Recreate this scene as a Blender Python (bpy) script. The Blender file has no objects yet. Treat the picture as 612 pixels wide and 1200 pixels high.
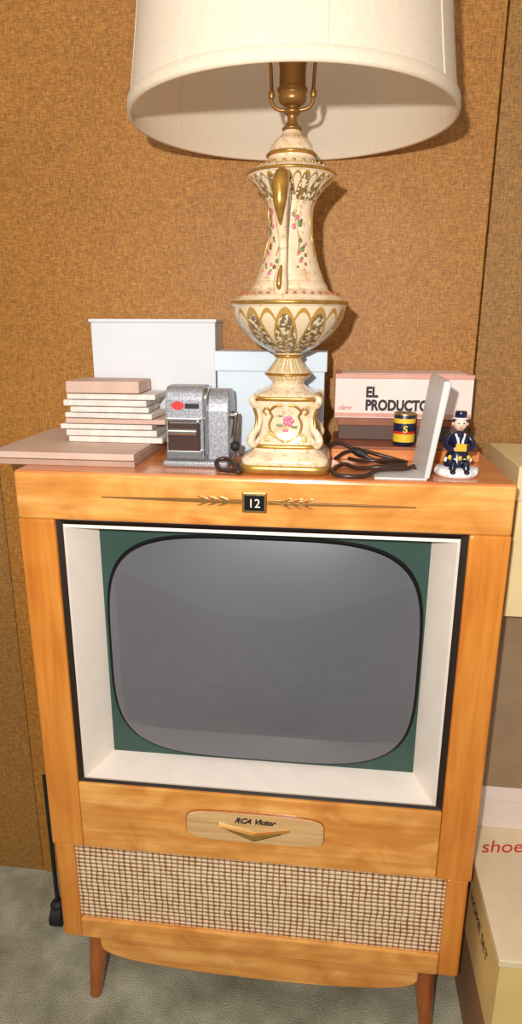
import bpy, bmesh, math, random
import numpy as np
from mathutils import Vector, Matrix
random.seed(4)
sc=bpy.context.scene
ZT=1.0   # height of the cabinet top above the floor; meshes are modelled relative to the cabinet top
try:
    sc.view_settings.view_transform='Standard'
except Exception: pass

# ------------------------------------------------------------ node helpers
def new_mat(name):
    m=bpy.data.materials.new(name); m.use_nodes=True
    nt=m.node_tree; b=nt.nodes['Principled BSDF']
    return m,nt,b
def srgb(r,g,b):
    f=lambda c:(c/255/12.92) if c/255<=.04045 else ((c/255+.055)/1.055)**2.4
    return (f(r),f(g),f(b),1)
def N(nt,t,**k):
    n=nt.nodes.new(t)
    for a,v in k.items(): setattr(n,a,v)
    return n
def math_(nt,op,a,b=None,c=None):
    n=N(nt,'ShaderNodeMath',operation=op)
    for i,v in enumerate((a,b,c)):
        if v is None: continue
        if isinstance(v,(int,float)): n.inputs[i].default_value=v
        else: nt.links.new(v,n.inputs[i])
    return n.outputs[0]
def coords(nt,scale=(1,1,1),loc=(0,0,0)):
    tc=N(nt,'ShaderNodeTexCoord'); mp=N(nt,'ShaderNodeMapping')
    mp.inputs['Scale'].default_value=scale; mp.inputs['Location'].default_value=loc
    nt.links.new(tc.outputs['Object'],mp.inputs['Vector']); return mp.outputs[0]
def noise(nt,vec,scale,detail=3,rough=.55,dist=0):
    n=N(nt,'ShaderNodeTexNoise'); n.inputs['Scale'].default_value=scale
    n.inputs['Detail'].default_value=detail; n.inputs['Roughness'].default_value=rough
    n.inputs['Distortion'].default_value=dist
    nt.links.new(vec,n.inputs['Vector']); return n.outputs['Fac']
def ramp(nt,fac,stops):
    r=N(nt,'ShaderNodeValToRGB'); e=r.color_ramp.elements
    while len(e)<len(stops): e.new(.5)
    for i,(p,c) in enumerate(stops): e[i].position=p; e[i].color=c
    nt.links.new(fac,r.inputs[0]); return r.outputs[0]
def mix(nt,f,a,b,bt='MIX'):
    n=N(nt,'ShaderNodeMix',data_type='RGBA',blend_type=bt)
    if isinstance(f,(int,float)): n.inputs[0].default_value=f
    else: nt.links.new(f,n.inputs[0])
    for i,v in ((6,a),(7,b)):
        if isinstance(v,tuple): n.inputs[i].default_value=v
        else: nt.links.new(v,n.inputs[i])
    return n.outputs[2]
def bump(nt,b,h,strength=.3,dist=.002):
    n=N(nt,'ShaderNodeBump'); n.inputs['Strength'].default_value=strength; n.inputs['Distance'].default_value=dist
    nt.links.new(h,n.inputs['Height']); nt.links.new(n.outputs[0],b.inputs['Normal'])
def plain(name,c,rough=.5,metal=0,var=.06,scale=30,coat=0,bmp=0):
    m,nt,b=new_mat(name); v=coords(nt); f=noise(nt,v,scale)
    lo=tuple(x*(1-var*2) for x in c[:3])+(1,); hi=tuple(min(1,x*(1+var)) for x in c[:3])+(1,)
    nt.links.new(ramp(nt,f,[(.3,lo),(.7,hi)]),b.inputs['Base Color'])
    b.inputs['Roughness'].default_value=rough; b.inputs['Metallic'].default_value=metal
    b.inputs['Coat Weight'].default_value=coat
    if bmp: bump(nt,b,f,bmp)
    return m
def wood(name,c1,c2,c3,sc1,sc2,rough=.3,coat=.35,fig=.5):
    m,nt,b=new_mat(name)
    g=noise(nt,coords(nt,sc1),1,5,.6,.6)
    col=ramp(nt,g,[(.25,c1),(.5,c2),(.78,c3)])
    g2=noise(nt,coords(nt,sc2,(3,1,7)),1,2,.45,2.0)
    fc=ramp(nt,g2,[(.32,(.80,.70,.56,1)),(.50,(1,1,1,1)),(.70,(1.18,1.32,1.6,1))])
    col=mix(nt,fig,col,mix(nt,1.0,col,fc,'MULTIPLY'))
    nt.links.new(col,b.inputs['Base Color'])
    b.inputs['Roughness'].default_value=rough; b.inputs['Coat Weight'].default_value=coat; b.inputs['Coat Roughness'].default_value=.12
    bump(nt,b,g,.08,.001)
    return m

# ------------------------------------------------------------ mesh helpers
TOP=[]
def link(o,parent=None):
    bpy.context.collection.objects.link(o)
    if parent is not None: o.parent=parent
    else: TOP.append(o)
    return o
def empty(name):
    return link(bpy.data.objects.new(name,None))
def mesh(name,V,F,mat,parent=None,smooth=False,bevel=0,seg=2,solid=0):
    me=bpy.data.meshes.new(name); me.from_pydata([tuple(v) for v in V],[],F)
    bm=bmesh.new(); bm.from_mesh(me); bmesh.ops.recalc_face_normals(bm,faces=bm.faces); bm.to_mesh(me); bm.free()
    me.materials.append(mat)
    if smooth:
        for p in me.polygons: p.use_smooth=True
    o=bpy.data.objects.new(name,me); link(o,parent)
    if solid:
        s=o.modifiers.new('s','SOLIDIFY'); s.thickness=solid; s.offset=0
    if bevel:
        s=o.modifiers.new('b','BEVEL'); s.width=bevel; s.segments=seg; s.limit_method='ANGLE'; s.angle_limit=.6
    return o
BF=[(0,1,2,3),(4,7,6,5),(0,4,5,1),(1,5,6,2),(2,6,7,3),(3,7,4,0)]
def box(name,x0,x1,y0,y1,z0,z1,mat,parent=None,bevel=.001,rot=0,seg=2):
    V=[(x0,y0,z0),(x1,y0,z0),(x1,y1,z0),(x0,y1,z0),(x0,y0,z1),(x1,y0,z1),(x1,y1,z1),(x0,y1,z1)]
    if rot:
        c=Vector(((x0+x1)/2,(y0+y1)/2,z0)); R=Matrix.Rotation(rot,3,'Z')
        V=[c+R@(Vector(v)-c) for v in V]
    return mesh(name,V,BF,mat,parent,bevel=bevel,seg=seg)
def loft(name,prof,cx,cy,mat,parent=None,n=64,cap=True,smooth=True,rot=0):
    """prof: (z, r, exponent)  superellipse cross-sections (exponent 2 = round)"""
    V=[];F=[]
    for p in prof:
        z,r=p[0],p[1]; e=p[2] if len(p)>2 else 2
        for i in range(n):
            t=2*math.pi*i/n+rot; c,s=math.cos(t),math.sin(t)
            k=(abs(c)**e+abs(s)**e)**(-1/e)
            V.append((cx+r*k*c,cy+r*k*s,z))
    for j in range(len(prof)-1):
        for i in range(n):
            F.append((j*n+i,j*n+(i+1)%n,(j+1)*n+(i+1)%n,(j+1)*n+i))
    if cap:
        F.append(tuple(range(n))[::-1]); F.append(tuple((len(prof)-1)*n+i for i in range(n)))
    return mesh(name,V,F,mat,parent,smooth=smooth)
def dense(pts,k=6):
    """catmull-rom resample of profile points"""
    P=[np.array(p,float) for p in pts]; P=[2*P[0]-P[1]]+P+[2*P[-1]-P[-2]]; out=[]
    for i in range(1,len(P)-2):
        for j in range(k):
            t=j/k; a,b,c,d=P[i-1:i+3]
            out.append(tuple(.5*((2*b)+(-a+c)*t+(2*a-5*b+4*c-d)*t*t+(-a+3*b-3*c+d)*t**3)))
    out.append(tuple(P[-2])); return out
def tube(name,pts,r,mat,parent=None,radii=None,res=6,smooth=True,cyclic=False,k=6):
    cu=bpy.data.curves.new(name,'CURVE'); cu.dimensions='3D'; cu.bevel_depth=r; cu.bevel_resolution=res; cu.use_fill_caps=True
    full=[tuple(p)+((radii[i],) if radii else (1,)) for i,p in enumerate(pts)]
    if smooth: full=dense(full,k)
    s=cu.splines.new('POLY'); s.points.add(len(full)-1)
    for i,p in enumerate(full): s.points[i].co=(p[0],p[1],p[2],1); s.points[i].radius=p[3]
    s.use_cyclic_u=cyclic
    tmp=bpy.data.objects.new(name+'_t',cu); bpy.context.collection.objects.link(tmp)
    dg=bpy.context.evaluated_depsgraph_get(); me=bpy.data.meshes.new_from_object(tmp.evaluated_get(dg))
    bpy.data.objects.remove(tmp); me.materials.clear(); me.materials.append(mat)
    for p in me.polygons: p.use_smooth=True
    return link(bpy.data.objects.new(name,me),parent)
def ball(name,c,r,mat,parent=None,sc3=(1,1,1),seg=24,R=None):
    bm=bmesh.new(); bmesh.ops.create_uvsphere(bm,u_segments=seg,v_segments=seg//2,radius=r)
    for v in bm.verts:
        q=Vector((v.co.x*sc3[0],v.co.y*sc3[1],v.co.z*sc3[2]))
        if R is not None: q=R@q
        v.co=q+Vector(c)
    me=bpy.data.meshes.new(name); bm.to_mesh(me); bm.free(); me.materials.append(mat)
    for p in me.polygons: p.use_smooth=True
    return link(bpy.data.objects.new(name,me),parent)
def poly(name,pts,y,th,mat,parent=None,bevel=0):
    """xz-plane polygon extruded from y (front) to y+th"""
    n=len(pts); V=[(x,y,z) for x,z in pts]+[(x,y+th,z) for x,z in pts]
    F=[tuple(range(n)),tuple(range(n,2*n))[::-1]]+[(i,(i+1)%n,n+(i+1)%n,n+i) for i in range(n)]
    return mesh(name,V,F,mat,parent,bevel=bevel)
def text(name,s,size,loc,mat,parent,shear=0,sx=1,ext=.0003,offset=0,align='CENTER',R=None):
    cu=bpy.data.curves.new(name,'FONT'); cu.body=s; cu.size=size; cu.extrude=ext; cu.shear=shear; cu.align_x=align; cu.offset=offset
    tmp=bpy.data.objects.new(name+'_t',cu); bpy.context.collection.objects.link(tmp)
    dg=bpy.context.evaluated_depsgraph_get(); me=bpy.data.meshes.new_from_object(tmp.evaluated_get(dg))
    bpy.data.objects.remove(tmp); me.materials.clear(); me.materials.append(mat)
    if R is None: R=Matrix.Rotation(math.pi/2,4,'X')
    me.transform(Matrix.Translation(loc)@R@Matrix.Diagonal((sx,1,1,1)))
    return link(bpy.data.objects.new(name,me),parent)

# ------------------------------------------------------------ materials
woodH=wood('wood_honey_h',srgb(204,126,50),srgb(220,148,68),srgb(234,172,96),(5,20,70),(9,8,12),rough=.26,fig=.75)
woodV=wood('wood_honey_v',srgb(192,106,34),srgb(208,126,44),srgb(222,146,62),(70,20,4),(9,6,4),rough=.26,fig=.4)
woodT=wood('wood_top',srgb(188,100,52),srgb(208,124,66),srgb(226,152,94),(4,60,20),(8,12,9),rough=.2,fig=.4)
woodL=wood('wood_plate',srgb(186,138,84),srgb(210,166,110),srgb(228,192,140),(6,10,300),(8,8,8),fig=.2)
woodD=plain('dark_wood',srgb(34,20,14),.4)
leg_m=wood('wood_leg',srgb(130,66,26),srgb(164,88,38),srgb(186,110,52),(60,60,6),(6,6,6),fig=.3)
bezel_m=plain('bezel_cream',srgb(240,226,212),.35,var=.02)
mask_m=plain('mask_green',srgb(50,76,68),.45,var=.05)
black_m=plain('black_gloss',srgb(10,10,11),.25)
blk_rough=plain('black_matte',srgb(24,22,22),.6)
brass=plain('brass',srgb(214,174,108),.25,metal=1,var=.05)
trim_m=plain('aged_brass',srgb(150,108,56),.35,metal=.6,var=.05)
gold=plain('gold_paint',srgb(196,150,74),.3,metal=.7,var=.12,scale=80)
white_card=plain('white_card',srgb(220,220,222),.6,var=.02,scale=8)
blue_card=plain('bluewhite_card',srgb(206,216,224),.55,var=.02,scale=8)
pink_m=plain('flower_pink',srgb(208,110,136),.4)
green_m=plain('leaf_green',srgb(120,130,80),.4)
red_m=plain('red_ink',srgb(200,40,36),.5)
ink=plain('black_ink',srgb(26,20,22),.6)
# porcelain with faint aged tint
m,nt,b=new_mat('porcelain_cream'); porc=m
f=noise(nt,coords(nt),28,4,.65); g=noise(nt,coords(nt,(1,1,1),(4,4,4)),140,2)
col=ramp(nt,f,[(.35,srgb(234,214,184)),(.55,srgb(228,200,164)),(.72,srgb(206,166,122))])
col=mix(nt,math_(nt,'MULTIPLY',math_(nt,'GREATER_THAN',g,.62),.55),col,srgb(184,138,80))
nt.links.new(col,b.inputs['Base Color']); b.inputs['Roughness'].default_value=.15; b.inputs['Coat Weight'].default_value=.5

# wall burlap
def burlap(name,c1,c2,c3):
    m,nt,b=new_mat(name)
    h1=noise(nt,coords(nt,(110,1,760)),1,1,.6); h2=noise(nt,coords(nt,(760,1,110),(5,0,9)),1,1,.6)
    s=math_(nt,'ADD',h1,h2); s=math_(nt,'MULTIPLY',s,.5)
    big=noise(nt,coords(nt),2.2,2)
    s2=math_(nt,'ADD',s,math_(nt,'MULTIPLY',math_(nt,'SUBTRACT',big,.5),.16))
    col=ramp(nt,s2,[(.30,c1),(.5,c2),(.70,c3)])
    nt.links.new(col,b.inputs['Base Color']); b.inputs['Roughness'].default_value=.55
    bump(nt,b,s,.4,.001); return m
wall_m=burlap('burlap',srgb(120,74,20),srgb(164,106,34),srgb(194,138,58))
wall_m2=burlap('burlap_side',srgb(112,74,28),srgb(150,102,42),srgb(180,132,66))
# carpet
m,nt,b=new_mat('carpet'); carpet=m
f=noise(nt,coords(nt),9,3); g=noise(nt,coords(nt),380,2)
s=math_(nt,'ADD',math_(nt,'MULTIPLY',f,.6),math_(nt,'MULTIPLY',g,.4))
nt.links.new(ramp(nt,s,[(.35,srgb(122,116,92)),(.5,srgb(162,156,130)),(.65,srgb(200,194,168))]),b.inputs['Base Color'])
b.inputs['Roughness'].default_value=.95; bump(nt,b,g,.8,.004)
# speaker cloth: rows of light beads over a brown ground
m,nt,b=new_mat('speaker_cloth'); cloth=m
tc=N(nt,'ShaderNodeTexCoord'); sp=N(nt,'ShaderNodeSeparateXYZ'); nt.links.new(tc.outputs['Object'],sp.inputs[0])
wob=math_(nt,'MULTIPLY',math_(nt,'SUBTRACT',noise(nt,coords(nt,(30,1,30)),1,2),.5),.008)
wx=math_(nt,'ABSOLUTE',math_(nt,'SINE',math_(nt,'MULTIPLY',math_(nt,'ADD',sp.outputs[0],wob),math.pi/.0100)))
wz=math_(nt,'ABSOLUTE',math_(nt,'SINE',math_(nt,'MULTIPLY',sp.outputs[2],math.pi/.0080)))
bd=math_(nt,'MULTIPLY',math_(nt,'POWER',wx,.4),math_(nt,'POWER',wz,.6))
nz=noise(nt,coords(nt,(110,1,30)),1,2)
bd2=math_(nt,'ADD',bd,math_(nt,'MULTIPLY',math_(nt,'SUBTRACT',nz,.5),.8))
nt.links.new(ramp(nt,bd2,[(.20,srgb(132,80,50)),(.48,srgb(204,158,114)),(.8,srgb(240,214,178))]),b.inputs['Base Color']); b.inputs['Roughness'].default_value=.8
bump(nt,b,bd,.8,.003)
# CRT glass
m,nt,b=new_mat('crt_glass'); crt=m
sp_=coords(nt); n_=noise(nt,sp_,3,1)
nt.links.new(ramp(nt,n_,[(.3,srgb(84,85,92)),(.7,srgb(95,94,101))]),b.inputs['Base Color'])
b.inputs['Roughness'].default_value=.4; b.inputs['Coat Weight'].default_value=1; b.inputs['Coat Roughness'].default_value=.015
# shade fabric
m,nt,b=new_mat('shade_fabric'); shade_m=m
f=noise(nt,coords(nt,(1,1,1)),260,2)
nt.links.new(ramp(nt,f,[(.3,srgb(230,212,188)),(.7,srgb(238,222,200))]),b.inputs['Base Color']); b.inputs['Roughness'].default_value=.8
tr=N(nt,'ShaderNodeBsdfTranslucent'); tr.inputs[0].default_value=srgb(240,220,186)
mx=N(nt,'ShaderNodeMixShader'); mx.inputs[0].default_value=.3
out=nt.nodes['Material Output']; nt.links.new(b.outputs[0],mx.inputs[1]); nt.links.new(tr.outputs[0],mx.inputs[2]); nt.links.new(mx.outputs[0],out.inputs[0])
# lamp painted pattern (arches around the axis)
LX,LY=.037,.078
def painted(name,nrep,z0,z1,lines,fill,base):
    m,nt,b=new_mat(name)
    tc=N(nt,'ShaderNodeTexCoord'); sp=N(nt,'ShaderNodeSeparateXYZ'); nt.links.new(tc.outputs['Object'],sp.inputs[0])
    x=math_(nt,'SUBTRACT',sp.outputs[0],LX); y=math_(nt,'SUBTRACT',sp.outputs[1],LY)
    th=math_(nt,'ARCTAN2',x,y); h=math_(nt,'DIVIDE',math_(nt,'SUBTRACT',sp.outputs[2],z0),z1-z0)
    w=math_(nt,'ABSOLUTE',math_(nt,'COSINE',math_(nt,'MULTIPLY',th,nrep/2)))
    w2=math_(nt,'ABSOLUTE',math_(nt,'SINE',math_(nt,'MULTIPLY',th,nrep/2)))
    w=math_(nt,'ADD',math_(nt,'MULTIPLY',w,.8),.1); w2=math_(nt,'ADD',math_(nt,'MULTIPLY',w2,.8),.1)
    d1=math_(nt,'ABSOLUTE',math_(nt,'SUBTRACT',h,w)); d2=math_(nt,'ABSOLUTE',math_(nt,'SUBTRACT',h,w2))
    l=math_(nt,'MAXIMUM',math_(nt,'LESS_THAN',d1,.07),math_(nt,'LESS_THAN',d2,.05))
    inside=math_(nt,'LESS_THAN',h,w)
    nz=noise(nt,coords(nt),190,2)
    fl=math_(nt,'MULTIPLY',inside,math_(nt,'GREATER_THAN',nz,.46))
    col=mix(nt,fl,base,fill); col=mix(nt,l,col,lines)
    nt.links.new(col,b.inputs['Base Color']); b.inputs['Roughness'].default_value=.2; b.inputs['Coat Weight'].default_value=.4
    return m
bowl_m=painted('bowl_painted',10,.160,.219,srgb(172,130,60),srgb(112,94,66),srgb(216,194,160))
lip_m=painted('lip_painted',14,.348,.376,srgb(166,122,54),srgb(124,96,62),srgb(228,210,178))
neck_m=painted('neck_painted',14,.118,.158,srgb(176,132,64),srgb(210,184,140),srgb(228,208,174))

# ------------------------------------------------------------ room
box('floor',-2.5,2.5,-3,.35,-1.05,-1.0,carpet,bevel=0)
wb=empty('wall_back')
box('panel_a',-2.5,-.519,.288,.36,-1.0,1.6,wall_m2,wb,bevel=.002)
box('panel_b',-.517,.329,.286,.36,-1.0,1.6,wall_m,wb,bevel=.002)
box('panel_c',.331,2.5,.284,.36,-1.0,1.6,wall_m2,wb,bevel=.002)
box('panel_backing',-2.5,2.5,.30,.355,-1.0,1.6,woodD,wb,bevel=0)

# ------------------------------------------------------------ television
tv=empty('console_television')
W=.34;OW=.286
box('top_panel',-W,W,.0,.272,-.016,0,woodT,tv,bevel=.005,seg=3)
box('top_rail',-W+.001,W-.001,-.001,.03,-.070,-.002,woodH,tv,bevel=.004,seg=3)
for s,nm in((-1,'left'),(1,'right')):
    a,b_=sorted((s*W,s*OW)); box('stile_'+nm,a,b_,.0,.03,-.637,-.0695,woodV,tv,bevel=.004,seg=3)
    a,b_=sorted((s*W,s*.325)); box('side_'+nm,a,b_,.025,.27,-.835,-.010,woodV,tv,bevel=.003)
    a,b_=sorted((s*(W-.003),s*.304)); box('lower_stile_'+nm,a,b_,.003,.03,-.835,-.637,woodV,tv,bevel=.004,seg=3)
box('lower_rail',-OW+.0005,OW-.0005,.001,.03,-.637,-.512,woodH,tv,bevel=.002)
box('bottom_rail',-.304,.304,.003,.03,-.835,-.794,woodH,tv,bevel=.003)
box('bottom_panel',-.325,.325,.02,.27,-.835,-.82,woodV,tv,bevel=.001)
box('back_panel',-.325,.325,.262,.272,-.82,-.016,blk_rough,tv,bevel=.001)
box('grille_cloth',-.304,.304,.010,.018,-.794,-.637,cloth,tv,bevel=0)
def ring(name,o,i,yo,yi,mat,parent=tv,solid=0):
    V=[(o[0],yo,o[2]),(o[1],yo,o[2]),(o[1],yo,o[3]),(o[0],yo,o[3]),(i[0],yi,i[2]),(i[1],yi,i[2]),(i[1],yi,i[3]),(i[0],yi,i[3])]
    return mesh(name,V,[(0,1,5,4),(1,2,6,5),(2,3,7,6),(3,0,4,7)],mat,parent,solid=solid)
ring('opening_surround',(-OW,OW,-.512,-.070),(-.275,.275,-.504,-.079),.006,.010,woodD)
ring('bezel_edge',(-.276,.276,-.505,-.078),(-.272,.272,-.501,-.082),.006,.004,bezel_m)
ring('bezel_funnel',(-.272,.272,-.501,-.082),(-.246,.248,-.494,-.103),.004,.066,bezel_m)
box('tube_mask',-.252,.254,.066,.072,-.500,-.098,mask_m,tv,bevel=0)
def superdisc(name,a,b,n,cx,cz,y0,dep,mat,K=24,M=160,e=2.0):
    V=[(cx,y0-dep,cz)];F=[]
    for k in range(1,K+1):
        r=k/K
        for i in range(M):
            t=2*math.pi*i/M; c,s=math.cos(t),math.sin(t)
            V.append((cx+r*a*math.copysign(abs(c)**(2/n),c),y0-dep*(1-r**e),cz+r*b*math.copysign(abs(s)**(2/n),s)))
    for i in range(M): F.append((0,1+i,1+(i+1)%M))
    for k in range(K-1):
        o=1+k*M
        for i in range(M): F.append((o+i,o+(i+1)%M,o+M+(i+1)%M,o+M+i))
    return mesh(name,V,F,mat,tv,smooth=True)
superdisc('screen_gasket',.2440,.1940,4.1,.002,-.2985,.0655,.004,black_m)
superdisc('picture_tube',.2385,.1890,4.1,.002,-.2985,.061,.024,crt)
# channel badge and spear trim
bz=-.034
box('channel_badge_frame',-.017,.017,-.006,.002,bz-.0145,bz+.0145,brass,tv,bevel=.002)
box('channel_badge_window',-.0135,.0135,-.0075,-.005,bz-.011,bz+.011,black_m,tv,bevel=.001)
text('channel_number','12',.017,(0,-.0076,bz-.006),bezel_m,tv)
for s,nm in((-1,'left'),(1,'right')):
    poly('spear_'+nm,[(s*.018,bz-.0028),(s*.07,bz-.0026),(s*.213,bz-.0005),(s*.213,bz+.0005),(s*.07,bz+.0026),(s*.018,bz+.0028)][::s],-.0035,.004,trim_m,tv)
    poly('spear_highlight_'+nm,[(s*.018,bz+.0002),(s*.19,bz),(s*.19,bz+.0005),(s*.018,bz+.0012)][::s],-.0042,.002,brass,tv)
    for k in range(3):
        x=s*(.030+k*.014)
        for q in(-1,1):
            poly('feather_%s_%d_%d'%(nm,k,q),[(x,bz+q*.0005),(x+s*.017,bz+q*.0062),(x+s*.0205,bz+q*.0062),(x+s*.005,bz+q*.0005)],-.0042,.004,brass,tv)
# name plate
pz=-.569
pts=[]
for i in range(48):
    t=2*math.pi*i/48; c,s=math.cos(t),math.sin(t); n=5
    pts.append((.109*math.copysign(abs(c)**(2/n),c),pz+.027*math.copysign(abs(s)**(2/n),s)))
poly('name_plate',pts,-.003,.005,woodL,tv,bevel=.001)
poly('name_plate_edge',[(x*1.012,pz+(z-pz)*1.05) for x,z in pts],-.0008,.002,leg_m,tv)
text('name_script','RCA Victor',.0132,(0,-.0035,pz+.0105),ink,tv,shear=.5,ext=.0004,offset=.0004)
for s in(-1,1):
    poly('chevron_%d'%s,[(s*.056,pz+.0045),(s*.050,pz+.0025),(0,pz-.017),(0,pz-.0075)][::s],-.0085,.0065,brass,tv,bevel=.0008)
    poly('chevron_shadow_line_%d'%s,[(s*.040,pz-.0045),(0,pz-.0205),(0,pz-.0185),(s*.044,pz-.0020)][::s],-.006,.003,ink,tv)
# curved apron below the cabinet
ap=[(-.276,-.834),(.276,-.834)]+[(.276*math.cos(t),-.848-.052*math.sin(t)**.5) for t in np.linspace(0.0,math.pi,40)]
poly('apron',ap,.012,.014,woodH,tv,bevel=.003)
for sx in(-1,1):
    for y0,y1,nm in((.050,.03,'front'),(.215,.25,'back')):
        tube('leg_%s_%s'%('left' if sx<0 else 'right',nm),[(sx*.288,y0,-.833),(sx*.300,y1,-1.0)],.0205,leg_m,tv,radii=[1,.52],smooth=False,res=8)

# ------------------------------------------------------------ table lamp
lamp=empty('table_lamp')
def L(nm,prof,mt,**k): return loft(nm,prof,LX,LY,mt,lamp,**k)
L('foot',[(0,.060,8),(.002,.0625,8),(.010,.0625,8),(.012,.061,8)],gold)
L('foot_ogee',dense([(.012,.060,8),(.018,.060,8),(.024,.055,7),(.029,.048,6),(.034,.0455,6)]),porc)
L('foot_band',[(.033,.0465,6),(.035,.0475,6),(.038,.0465,6)],gold)
L('pedestal',dense([(.036,.044,5),(.042,.041,5),(.060,.038,5),(.080,.039,5),(.092,.043,5),(.098,.045,5)]),porc)
L('pedestal_band',[(.097,.0455,5),(.100,.0475,5),(.103,.0465,5)],gold)
L('pedestal_top',dense([(.102,.046,5),(.106,.042,4),(.110,.034,3),(.114,.026,2.2),(.118,.021,2)]),porc)
for i in range(4):
    a=math.pi/4+i*math.pi/2; ca,sa=math.cos(a),math.sin(a)
    def P(r,z): return (LX+r*ca,LY+r*sa,z)
    tube('scroll_%d'%i,[P(.050,.046),P(.056,.040),P(.062,.038),P(.066,.044),P(.062,.052),P(.054,.060),P(.050,.074),P(.054,.088),P(.061,.094),P(.063,.100),P(.057,.103)],.005,porc,lamp,radii=[.6,.8,1,1.1,1,.9,.8,1,1,.9,.5])
    tube('scroll_gold_%d'%i,[P(.062,.052),P(.058,.058),P(.0555,.074),P(.060,.088)],.0022,gold,lamp)
for (fx,fy,nm) in((0,-1,'front'),(-1,0,'left'),(1,0,'right')):
    tx,ty=-fy,fx
    def Q(u,z,d=.0395): return (LX+fx*d+tx*u,LY+fy*d+ty*u,z)
    for s in(-1,1):
        tube('cartouche_%s_%d'%(nm,s),[Q(s*.004,.092,.0445),Q(s*.014,.090,.044),Q(s*.021,.083,.0405),Q(s*.018,.076,.039),Q(s*.022,.066,.0385),Q(s*.019,.053,.039),Q(s*.010,.046,.0405),Q(s*.001,.042,.042)],.0017,gold,lamp)
        tube('curl_%s_%d'%(nm,s),[Q(s*.020,.083,.0405),Q(s*.026,.088,.042),Q(s*.030,.083,.0405),Q(s*.026,.078,.040)],.0014,gold,lamp)
        tube('curl_low_%s_%d'%(nm,s),[Q(s*.020,.053,.039),Q(s*.027,.050,.040),Q(s*.028,.044,.041),Q(s*.022,.044,.041)],.0014,gold,lamp)
    for k in range(5):
        t=k*2*math.pi/5; ball('flower_%s_%d'%(nm,k),Q(.004+.0045*math.cos(t),.070+.0045*math.sin(t),.0385),.0036,pink_m,lamp,sc3=(1 if fx==0 else .25,1 if fy==0 else .25,1),seg=12)
    for k,(u,z) in enumerate(((-.008,.064),(.012,.062),(-.007,.077),(0,.057))):
        ball('leaf_%s_%d'%(nm,k),Q(u,z,.0383),.0035,green_m if k<3 else pink_m,lamp,sc3=(1.3 if fx==0 else .2,1.3 if fy==0 else .2,.6),seg=12)
L('neck',dense([(.117,.021),(.122,.024),(.128,.031),(.133,.031),(.139,.026),(.148,.019),(.154,.0175),(.160,.021)]),neck_m)
L('neck_ring',dense([(.1285,.0315),(.1305,.0335),(.1325,.0315)],3),gold)
L('neck_ring_top',dense([(.152,.0178),(.1545,.0205),(.157,.0185)],3),gold)
L('bowl',dense([(.158,.019),(.163,.030),(.172,.045),(.186,.061),(.202,.0715),(.214,.075),(.219,.0758)]),bowl_m)
L('bowl_rim',dense([(.218,.0755),(.221,.0785),(.225,.0785),(.228,.0745)],4),porc)
L('bowl_rim_gold',dense([(.2205,.0786),(.223,.0796),(.2255,.0782)],3),gold)
L('shoulder',dense([(.227,.075),(.232,.0685),(.236,.058),(.240,.052),(.244,.0505),(.250,.0465)]),porc)
for k in range(36):
    t=2*math.pi*k/36; ball('bead_%d'%k,(LX+.0655*math.cos(t),LY+.0655*math.sin(t),.2338),.0024,leg_m,lamp,seg=8)
VB=[(.250,.0465),(.262,.0415),(.280,.0355),(.300,.031),(.320,.029),(.338,.0295),(.350,.033)]
L('vase_body',dense(VB),porc)
L('vase_lip',dense([(.346,.032),(.352,.035),(.358,.039),(.365,.045),(.372,.053),(.375,.055)]),lip_m)
L('lip_band',dense([(.3745,.0548),(.377,.0575),(.380,.0568),(.382,.052)],4),porc)
L('lip_band_gold',dense([(.3765,.0572),(.3785,.0582),(.3805,.0568)],3),gold)
L('lid',dense([(.382,.0515),(.386,.046),(.390,.037),(.394,.031),(.398,.0295),(.400,.0305)]),porc)
L('lid_band',dense([(.399,.0305),(.4015,.0325),(.404,.0300)],4),gold)
for k in range(22):
    t=2*math.pi*k/22; ball('lid_bead_%d'%k,(LX+.043*math.cos(t),LY+.043*math.sin(t),.3880),.0024,gold,lamp,seg=8)
L('finial_dome',dense([(.404,.0295),(.410,.027),(.418,.0215),(.424,.014),(.430,.0105)]),porc)
L('brass_neck',dense([(.429,.011),(.432,.0125),(.435,.009),(.441,.006),(.446,.0065),(.449,.010),(.452,.010),(.455,.006),(.458,.009)]),trim_m)
L('socket',dense([(.457,.010),(.461,.0165),(.466,.0175),(.470,.0165),(.472,.0185),(.476,.0185),(.478,.0165),(.500,.0165),(.503,.0175)],3),trim_m)
bulb_m=plain('bulb_glass',srgb(240,236,225),.15,var=.01)
L('bulb',dense([(.500,.013),(.515,.016),(.535,.028),(.552,.031),(.570,.026),(.582,.012),(.585,.001)]),bulb_m)
for s in(-1,1):
    tube('harp_%d'%s,[(LX,LY,.452),(LX+s*.018,LY,.454),(LX+s*.0255,LY,.462),(LX+s*.026,LY,.48),(LX+s*.030,LY,.52),(LX+s*.045,LY,.56),(LX+s*.04,LY,.61),(LX+s*.015,LY,.648),(LX,LY,.652)],.0022,trim_m,lamp)
    ball('socket_screw_%d'%s,(LX+s*.026,LY,.470),.0042,trim_m,lamp,sc3=(1,1,1.6),seg=12)
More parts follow.
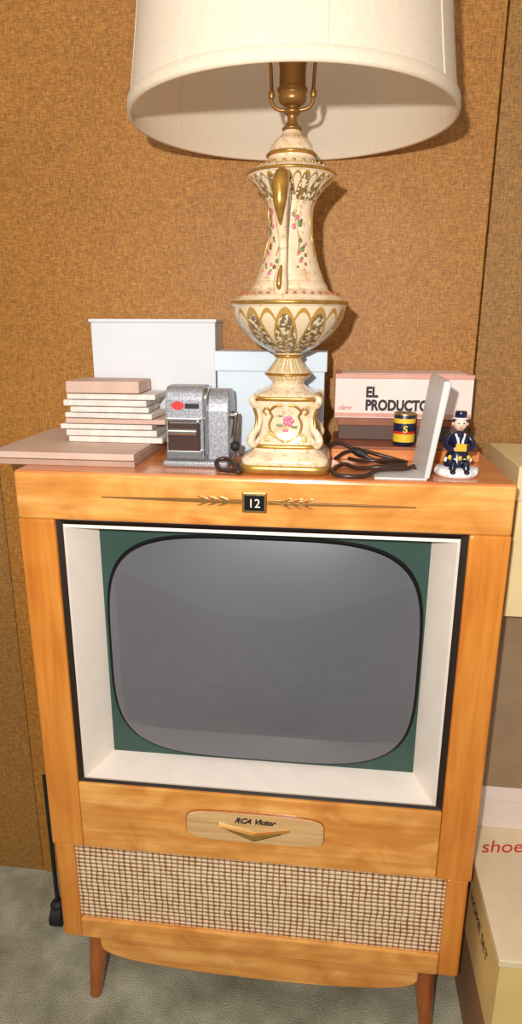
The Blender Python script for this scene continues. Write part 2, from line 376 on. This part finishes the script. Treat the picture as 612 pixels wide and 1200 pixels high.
# handles: one faces the viewer, its twin is on the far side
ha=math.radians(-96)
for s in(-1,1):
    def H(d,z): return (LX-s*d*math.cos(ha),LY-s*d*math.sin(ha),z)
    tube('handle_%d'%s,[H(.026,.338),H(.040,.350),H(.054,.357),H(.064,.350),H(.067,.336),H(.062,.316),H(.053,.296),H(.050,.276),H(.056,.262),H(.064,.250),H(.066,.240),H(.058,.234),H(.052,.240)],.0064,porc,lamp,radii=[.8,1.1,1.5,1.6,1.4,1.1,.85,.85,1,1.3,1.4,1.1,.7])
    tube('handle_gold_%d'%s,[H(.030,.348),H(.044,.362),H(.060,.367),H(.072,.357),H(.0755,.338),H(.071,.322),H(.063,.308)],.0054,gold,lamp,radii=[.6,1.1,1.7,1.8,1.5,.8,.2])
    tube('handle_gold_low_%d'%s,[H(.061,.266),H(.070,.254),H(.074,.243),H(.066,.232)],.0032,gold,lamp,radii=[.5,1,1.1,.8])
# painted flower sprays
rnd=random.Random(7)
for j,(a0,z0,cnt) in enumerate(((-138,.262,16),(-60,.262,11),(-150,.312,8),(-66,.315,6),(-112,.258,5))):
    for k in range(cnt):
        th=math.radians(a0+rnd.uniform(-13,13)); z=z0+.0036*k; r=float(np.interp(z,[q[0] for q in VB],[q[1] for q in VB]))
        n=Vector((math.cos(th),math.sin(th),0)); R=n.to_track_quat('Z','Y').to_matrix()
        ball('vase_flower_%d_%d'%(j,k),(LX+r*n.x,LY+r*n.y,z),rnd.uniform(.0016,.0036),[pink_m,green_m,gold][k%3],lamp,sc3=(1,1.3,.12),seg=10,R=R)
# gold leaf lines running down the vase body
for k in range(8):
    th=math.radians(k*45+20)
    tube('vase_gold_line_%d'%k,[(LX+(r+.0003)*math.cos(th+.10*math.sin(i*1.9)),LY+(r+.0003)*math.sin(th+.10*math.sin(i*1.9)),z) for i,(z,r) in enumerate(VB[2:])],.0008,gold,lamp,res=3)
# shade
sh=[(.440,.2005),(.50,.192),(.56,.1845),(.62,.1775),(.66,.1735)]
L('shade',dense(sh,4),shade_m,cap=False,n=128)
L('shade_trim',[(.4385,.1990),(.4385,.2022),(.4425,.2032),(.452,.2022),(.4535,.1999)],shade_m,cap=False,n=128)
L('shade_trim_top',[(.648,.1758),(.648,.178),(.662,.1765),(.662,.1725)],shade_m,cap=False,n=128)
for k in range(8):
    t=k*2*math.pi/8+.24
    tube('shade_seam_%d'%k,[(LX+(r+.0006)*math.cos(t),LY+(r+.0006)*math.sin(t),z) for z,r in sh],.0009,shade_m,lamp,res=3)
for k in range(3):
    t=k*2*math.pi/3+.3
    tube('spider_%d'%k,[(LX,LY,.652),(LX+.173*math.cos(t),LY+.173*math.sin(t),.657)],.0018,brass,lamp,smooth=False)

# ------------------------------------------------------------ flat slabs + tile stack (left)
tile_w=plain('tile_white',srgb(228,216,204),.6,var=.08,scale=60,bmp=.3)
tile_p=plain('tile_pink',srgb(210,176,156),.6,var=.06,scale=40)
sl=empty('flat_box')
box('lower_tray',-.388,-.176,.036,.262,0,.008,plain('slab_tan',srgb(184,148,126),.6),sl,bevel=.001)
box('upper_lid',-.392,-.178,.040,.258,.0085,.018,plain('slab_pink',srgb(212,180,160),.55,var=.04),sl,bevel=.0012)
st=empty('stack_of_tiles')
z=.0185
random.seed(11)
for i in range(8):
    h=random.uniform(.0085,.0115); w=random.uniform(.140,.158) if i<5 else random.uniform(.122,.138)
    cx=-.241+random.uniform(-.009,.009)-(0.006 if i>5 else 0); cy=.164+random.uniform(-.002,.002)
    box('tile_%d'%i,cx-w/2,cx+w/2,cy-.037,cy+.037,z,z+h-.0012,tile_w if i not in(3,) else tile_p,st,bevel=.0012,rot=random.uniform(-.08,.06)); z+=h
box('tile_top',-.308,-.194,.128,.200,z,z+.018,tile_p,st,bevel=.0015,rot=.03)
# ------------------------------------------------------------ cartons
b1=empty('white_carton')
box('carton_body',-.294,-.090,.215,.281,.019,.198,white_card,b1,bevel=.0012)
box('carton_flap',-.297,-.088,.213,.2825,.198,.203,white_card,b1,bevel=.001,rot=.004)
b2=empty('lidded_carton')
box('carton_body',-.076,.086,.150,.206,0,.14,blue_card,b2,bevel=.0012)
box('carton_lid',-.0795,.0895,.1455,.2105,.128,.157,blue_card,b2,bevel=.0012)
# cigar box stack
rb=plain('redbrown_box',srgb(150,84,54),.5,var=.08)
w1=empty('wooden_tray'); box('tray_bottom',.100,.318,.135,.280,0,.016,woodT,w1,bevel=.0015); box('tray_lip',.102,.316,.137,.278,.016,.020,rb,w1,bevel=.001)
w2=empty('paper_box'); box('box_body',.110,.312,.196,.278,.0205,.050,plain('dk_box',srgb(92,66,56),.6),w2,bevel=.001); box('box_lid',.108,.314,.194,.280,.043,.0545,rb,w2,bevel=.001)
cg=empty('cigar_box')
cig_w=plain('cigar_paper',srgb(236,216,204),.5,var=.02); cig_p=plain('cigar_pink',srgb(220,156,136),.5,var=.04)
box('box_body',.103,.312,.192,.277,.055,.116,cig_w,cg,bevel=.0008)
box('box_lid',.1025,.3125,.1915,.2775,.116,.123,cig_p,cg,bevel=.0008)
box('lid_label',.112,.303,.200,.27,.123,.1235,cig_w,cg,bevel=0)
box('base_stripe',.103,.312,.1912,.1925,.057,.063,cig_p,cg,bevel=0)
text('label_upper','EL',.022,(.150,.1915,.088),ink,cg,sx=.85,align='LEFT',offset=.001)
text('label_lower','PRODUCTO',.022,(.150,.1915,.068),ink,cg,sx=.8,align='LEFT',offset=.001)
text('label_script','claro',.010,(.118,.1915,.068),red_m,cg,shear=.4)
# bookend
be=empty('bookend'); bem=plain('bookend_grey',srgb(206,202,196),.4,var=.03)
V=[]
for (x,y,z_) in((.222,.006,0),(.229,.006,0),(.224,.105,0),(.217,.105,0),(.238,.006,.126),(.248,.006,.126),(.243,.105,.128),(.234,.105,.128)): V.append((x,y,z_+.0025))
mesh('upright',V,BF,bem,be,bevel=.002)
box('foot_plate',.158,.226,.006,.060,.0,.0035,bem,be,bevel=.001)
# small can / battery
can=empty('small_can'); cy_=plain('can_yellow',srgb(228,190,50),.35); cn=plain('can_navy',srgb(26,32,60),.35)
cx,cyy,cz=.2085,.158,.0205
loft('can_body',[(cz,.0150),(cz+.001,.016),(cz+.046,.016),(cz+.048,.015)],cx,cyy,cn,can,n=40)
loft('yellow_band',[(cz+.006,.0163),(cz+.018,.0163)],cx,cyy,cy_,can,n=40,cap=False)
loft('yellow_band_top',[(cz+.034,.0163),(cz+.041,.0163)],cx,cyy,cy_,can,n=40,cap=False)
loft('red_band',[(cz+.018,.0164),(cz+.022,.0164)],cx,cyy,red_m,can,n=40,cap=False)
loft('rim_top',[(cz+.046,.0163),(cz+.049,.0163),(cz+.049,.014),(cz+.047,.014)],cx,cyy,brass,can,n=40,cap=False)
text('can_label','S',.014,(cx,cyy-.0168,cz+.021),cy_,can,offset=.0005)

# ------------------------------------------------------------ pencil sharpener
ps=empty('pencil_sharpener')
m,nt,b=new_mat('hammered_steel'); steel=m
vo=N(nt,'ShaderNodeTexVoronoi'); vo.inputs['Scale'].default_value=420; nt.links.new(coords(nt),vo.inputs['Vector'])
nt.links.new(ramp(nt,vo.outputs['Distance'],[(.1,srgb(124,124,128)),(.7,srgb(180,180,184))]),b.inputs['Base Color'])
b.inputs['Metallic'].default_value=.5; b.inputs['Roughness'].default_value=.35
chrome=plain('chrome',srgb(210,208,206),.12,metal=1)
smoke=plain('smoky_plastic',srgb(66,44,36),.12,coat=1)
def arch(name,x0,x1,y0,y1,z0,z1,mat,r,parent=ps,bev=.002):
    pr=[(y0,z0)]
    for k in range(9): t=math.pi-k*math.pi/16; pr.append((y0+r+r*math.cos(t),z1-r+r*math.sin(t)))
    for k in range(9): t=math.pi/2-k*math.pi/16; pr.append((y1-r+r*math.cos(t),z1-r+r*math.sin(t)))
    pr.append((y1,z0)); n=len(pr)
    V=[(x0,a,b) for a,b in pr]+[(x1,a,b) for a,b in pr]
    return mesh(name,V,[tuple(range(n)),tuple(range(n,2*n))[::-1]]+[(i,(i+1)%n,n+(i+1)%n,n+i) for i in range(n)],mat,parent,bevel=bev)
box('base',-.138,-.044,.046,.124,0,.009,steel,ps,bevel=.003)
arch('gear_housing',-.134,-.080,.058,.120,.009,.112,steel,.018)
arch('end_ring',-.080,-.074,.056,.122,.006,.110,chrome,.022)
arch('drum_housing',-.074,-.044,.058,.120,.009,.108,steel,.029)
box('shavings_window',-.131,-.084,.050,.060,.022,.066,smoke,ps,bevel=.004)
box('window_frame_top',-.133,-.082,.052,.060,.064,.070,chrome,ps,bevel=.002)
box('window_frame_bottom',-.133,-.082,.050,.060,.012,.024,chrome,ps,bevel=.002)
tube('cutter',[(-.128,.0495,.050),(-.088,.0495,.050)],.005,chrome,ps,smooth=False)
poly('red_sticker',[(-.116+.009*math.cos(t),.086+.006*math.sin(t)) for t in np.linspace(0,2*math.pi,20,endpoint=False)],.0573,.001,red_m,ps)
box('name_label',-.106,-.086,.0573,.059,.082,.089,ink,ps,bevel=0)
tube('shaft',[(-.046,.089,.070),(-.036,.089,.070)],.006,chrome,ps,smooth=False)
tube('crank_arm',[(-.038,.089,.072),(-.038,.070,.050),(-.038,.052,.034)],.0035,chrome,ps)
tube('crank_knob',[(-.040,.050,.032),(-.0365,.050,.032),(-.033,.050,.032),(-.0285,.050,.032)],.0068,blk_rough,ps,radii=[.5,1,1.1,.8])

# ------------------------------------------------------------ cords (loose loops beside the lamp foot)
cord=plain('brown_cord',srgb(58,36,26),.35)
pc=empty('power_cord')
tube('cord_a',[(.095,.125,.022),(.112,.118,.028),(.135,.108,.020),(.160,.100,.008),(.188,.092,.004),(.204,.076,.006),(.194,.056,.0085),(.165,.046,.0085),(.138,.056,.004),(.120,.080,.004),(.108,.060,.004),(.103,.030,.004),(.110,.006,.0045),(.128,.001,.0045),(.146,.008,.0045),(.165,.028,.0085),(.200,.040,.0085),(.214,.058,.0085)],.0030,cord,pc)
tube('cord_b',[(.106,.108,.006),(.122,.122,.014),(.145,.124,.016),(.170,.116,.012),(.196,.112,.006),(.208,.098,.006),(.190,.074,.013),(.162,.062,.0145),(.140,.070,.012),(.126,.092,.010)],.0028,cord,pc)
tube('cord_c',[(-.030,.060,.004),(-.022,.012,.0045),(-.034,.018,.004),(-.052,.024,.004),(-.058,.036,.0125),(-.046,.040,.016),(-.034,.028,.012),(-.028,.010,.006)],.003,cord,pc)
tube('switch',[(.130,.110,.020),(.140,.107,.017),(.150,.104,.013)],.006,blk_rough,pc,radii=[.7,1.1,.8])

# ------------------------------------------------------------ figurine
fg=empty('figurine'); FX,FY=.270,.050
snow=plain('glazed_white',srgb(236,234,230),.25,coat=.4,var=.02)
coat=plain('glazed_navy',srgb(20,24,52),.2,coat=.4); yel=plain('glazed_yellow',srgb(222,178,50),.3,coat=.4); skin=plain('glazed_skin',srgb(238,206,184),.3,coat=.3,var=.02)
loft('base',dense([(0,.026),(.003,.0285),(.008,.0275),(.012,.023),(.014,.012)]),FX,FY,snow,fg,n=40)
for k in range(12):
    t=2*math.pi*k/12; ball('base_lump_%d'%k,(FX+.024*math.cos(t),FY+.024*math.sin(t),.006),.0058,snow,fg,seg=12)
loft('coat_skirt',dense([(.010,.018),(.018,.0175),(.030,.0145),(.038,.0120),(.046,.0135),(.054,.0125),(.058,.008),(.060,.0045)]),FX,FY,coat,fg,n=40)
for s in(-1,1):
    tube('arm_%d'%s,[(FX+s*.010,FY,.055),(FX+s*.0165,FY-.003,.047),(FX+s*.0165,FY-.010,.040),(FX+s*.008,FY-.0155,.038)],.0042,coat,fg,radii=[1,1,.9,.8])
    ball('hand_%d'%s,(FX+s*.0055,FY-.0165,.038),.0032,skin,fg,seg=12)
    tube('leg_%d'%s,[(FX+s*.007,FY-.006,.020),(FX+s*.008,FY-.018,.019),(FX+s*.009,FY-.022,.010)],.0048,coat,fg)
    ball('shoe_%d'%s,(FX+s*.009,FY-.0255,.009),.0045,blk_rough,fg,sc3=(.9,1.5,.7),seg=12)
    ball('eye_%d'%s,(FX+s*.0032,FY-.0090,.0712),.0011,ink,fg,seg=8)
    ball('ear_%d'%s,(FX+s*.0090,FY,.0695),.0022,skin,fg,seg=8)
    tube('lapel_%d'%s,[(FX+s*.006,FY-.008,.057),(FX+s*.003,FY-.0135,.048),(FX+s*.002,FY-.0135,.036)],.0016,snow,fg)
for k in range(7):
    t=math.radians(-160+k*24); ball('skirt_patch_%d'%k,(FX+.0165*math.cos(t),FY+.0165*math.sin(t),.022+.004*(k%2)),.0030,yel if k%2 else snow,fg,sc3=(1,.6,1.2),seg=10)
ball('head',(FX,FY-.001,.0700),.0092,skin,fg,sc3=(.95,.95,1.08))
ball('nose',(FX,FY-.0108,.0690),.0018,skin,fg,seg=10)
ball('mouth',(FX,FY-.0094,.0652),.0018,red_m,fg,sc3=(1.2,.5,.4),seg=10)
ball('hair',(FX,FY+.0018,.0728),.0096,blk_rough,fg,sc3=(1,.95,.9))
loft('hat_brim',[(.0765,.0105),(.078,.0105)],FX,FY,snow,fg,n=32)
loft('hat_crown',dense([(.078,.0072),(.083,.0078),(.0865,.0065),(.087,.001)]),FX,FY,coat,fg,n=32)
box('held_book',FX-.007,FX+.007,FY-.022,FY-.0185,.036,.046,yel,fg,bevel=.0006)

# ------------------------------------------------------------ boxes stacked to the right
card=plain('cardboard',srgb(222,190,120),.7,var=.05,scale=12); card2=plain('cardboard_grey',srgb(150,122,92),.7,var=.05)
kraft=plain('kraft',srgb(150,112,74),.7,var=.06)
cream=plain('cream_box',srgb(232,206,150),.6,var=.03); whiteb=plain('shoe_box_white',srgb(228,210,198),.6,var=.03)
lidw=plain('lid_cream',srgb(222,200,164),.6,var=.03)
def carton(name,x0,x1,y0,y1,z0,z1,mat,lid=.03,rot=0,matl=None):
    e=empty(name); box('carton_body',x0,x1,y0,y1,z0,z1-.002,mat,e,bevel=.001,rot=rot)
    box('carton_lid',x0-.003,x1+.003,y0-.003,y1+.003,z1-lid,z1,matl or mat,e,bevel=.0015,rot=rot); return e
carton('kraft_carton',.368,.72,-.13,.235,-1.0,-.832,kraft,lid=.05)
c1=carton('printed_carton',.364,.72,-.10,.268,-.8315,-.665,card,lid=.012,matl=lidw)
text('handwriting','shoes',.038,(.376,.095,-.6648),red_m,c1,shear=.5,align='LEFT',R=Matrix.Rotation(.12,4,'Z'))
Rs=Matrix.Rotation(-math.pi/2,4,'Z')@Matrix.Rotation(math.pi/2,4,'X')
text('side_print','COMPLETE HOME SET',.026,(.3638,.085,-.745),ink,c1,R=Rs)
text('front_print','COMPLETE',.03,(.48,-.1003,-.76),ink,c1)
carton('shoe_box',.372,.66,.155,.268,-.6645,-.575,whiteb)
carton('tall_carton',.372,.64,.15,.268,-.5745,-.225,card2)
carton('cream_carton',.366,.64,.09,.272,-.2245,.006,cream,lid=.05)
# posts with casters on both sides of the cabinet
def stand(x,y,top):
    rs=empty('caster_post')
    tube('post',[(x,y,-.950),(x,y,top)],.0042,blk_rough,rs,smooth=False)
    loft('wheel_fork',[(-.970,.013),(-.952,.015),(-.943,.009)],x,y,blk_rough,rs,n=24)
    tube('wheel',[(x-.011,y,-.976),(x+.011,y,-.976)],.024,blk_rough,rs,smooth=False,res=10)
    tube('hub',[(x-.013,y,-.976),(x+.013,y,-.976)],.007,chrome,rs,smooth=False)
stand(-.428,.165,-.64); stand(.3535,.258,-.66)

# ------------------------------------------------------------ lights / world / camera
w=bpy.data.worlds.new('world'); sc.world=w; w.use_nodes=True
w.node_tree.nodes['Background'].inputs[0].default_value=(1,.97,.93,1); w.node_tree.nodes['Background'].inputs[1].default_value=.40
def light(name,typ,loc,e,size,col=(1,1,1),aim=None):
    l=bpy.data.lights.new(name,typ); l.energy=e; l.color=col
    if typ=='POINT': l.shadow_soft_size=size
    else: l.size=size
    o=bpy.data.objects.new(name,l); o.location=loc; link(o)
    if aim: o.rotation_euler=(Vector(aim)-Vector(loc)).to_track_quat('-Z','Y').to_euler()
light('camera_flash','POINT',(.02,-.96,.29),49,.012,(1,.98,.95))
light('fill_light','AREA',(-.2,-1.2,1.4),7,1.0,(1,.95,.86),aim=(0,0,-.2))  # added overhead area fill, no actual fixture, softly lifts the whole room
yaw,p,r,fpx=-.1116,.2838,.0039,760.0
s,c=math.sin,math.cos
F=Vector((s(yaw)*c(p),c(yaw)*c(p),-s(p))); R0=Vector((c(yaw),-s(yaw),0)); U0=R0.cross(F)
Rr=c(r)*R0+s(r)*U0; U=c(r)*U0-s(r)*R0
cd=bpy.data.cameras.new('camera'); cam=bpy.data.objects.new('camera',cd); link(cam)
M=Matrix((Rr,U,-F)).transposed().to_4x4(); M.translation=Vector((.1024,-.8379,.1978)); cam.matrix_world=M
cd.sensor_fit='VERTICAL'; cd.sensor_height=36; cd.lens=fpx/1200*36; cd.clip_start=.02
sc.camera=cam
for o in TOP: o.location.z+=ZT
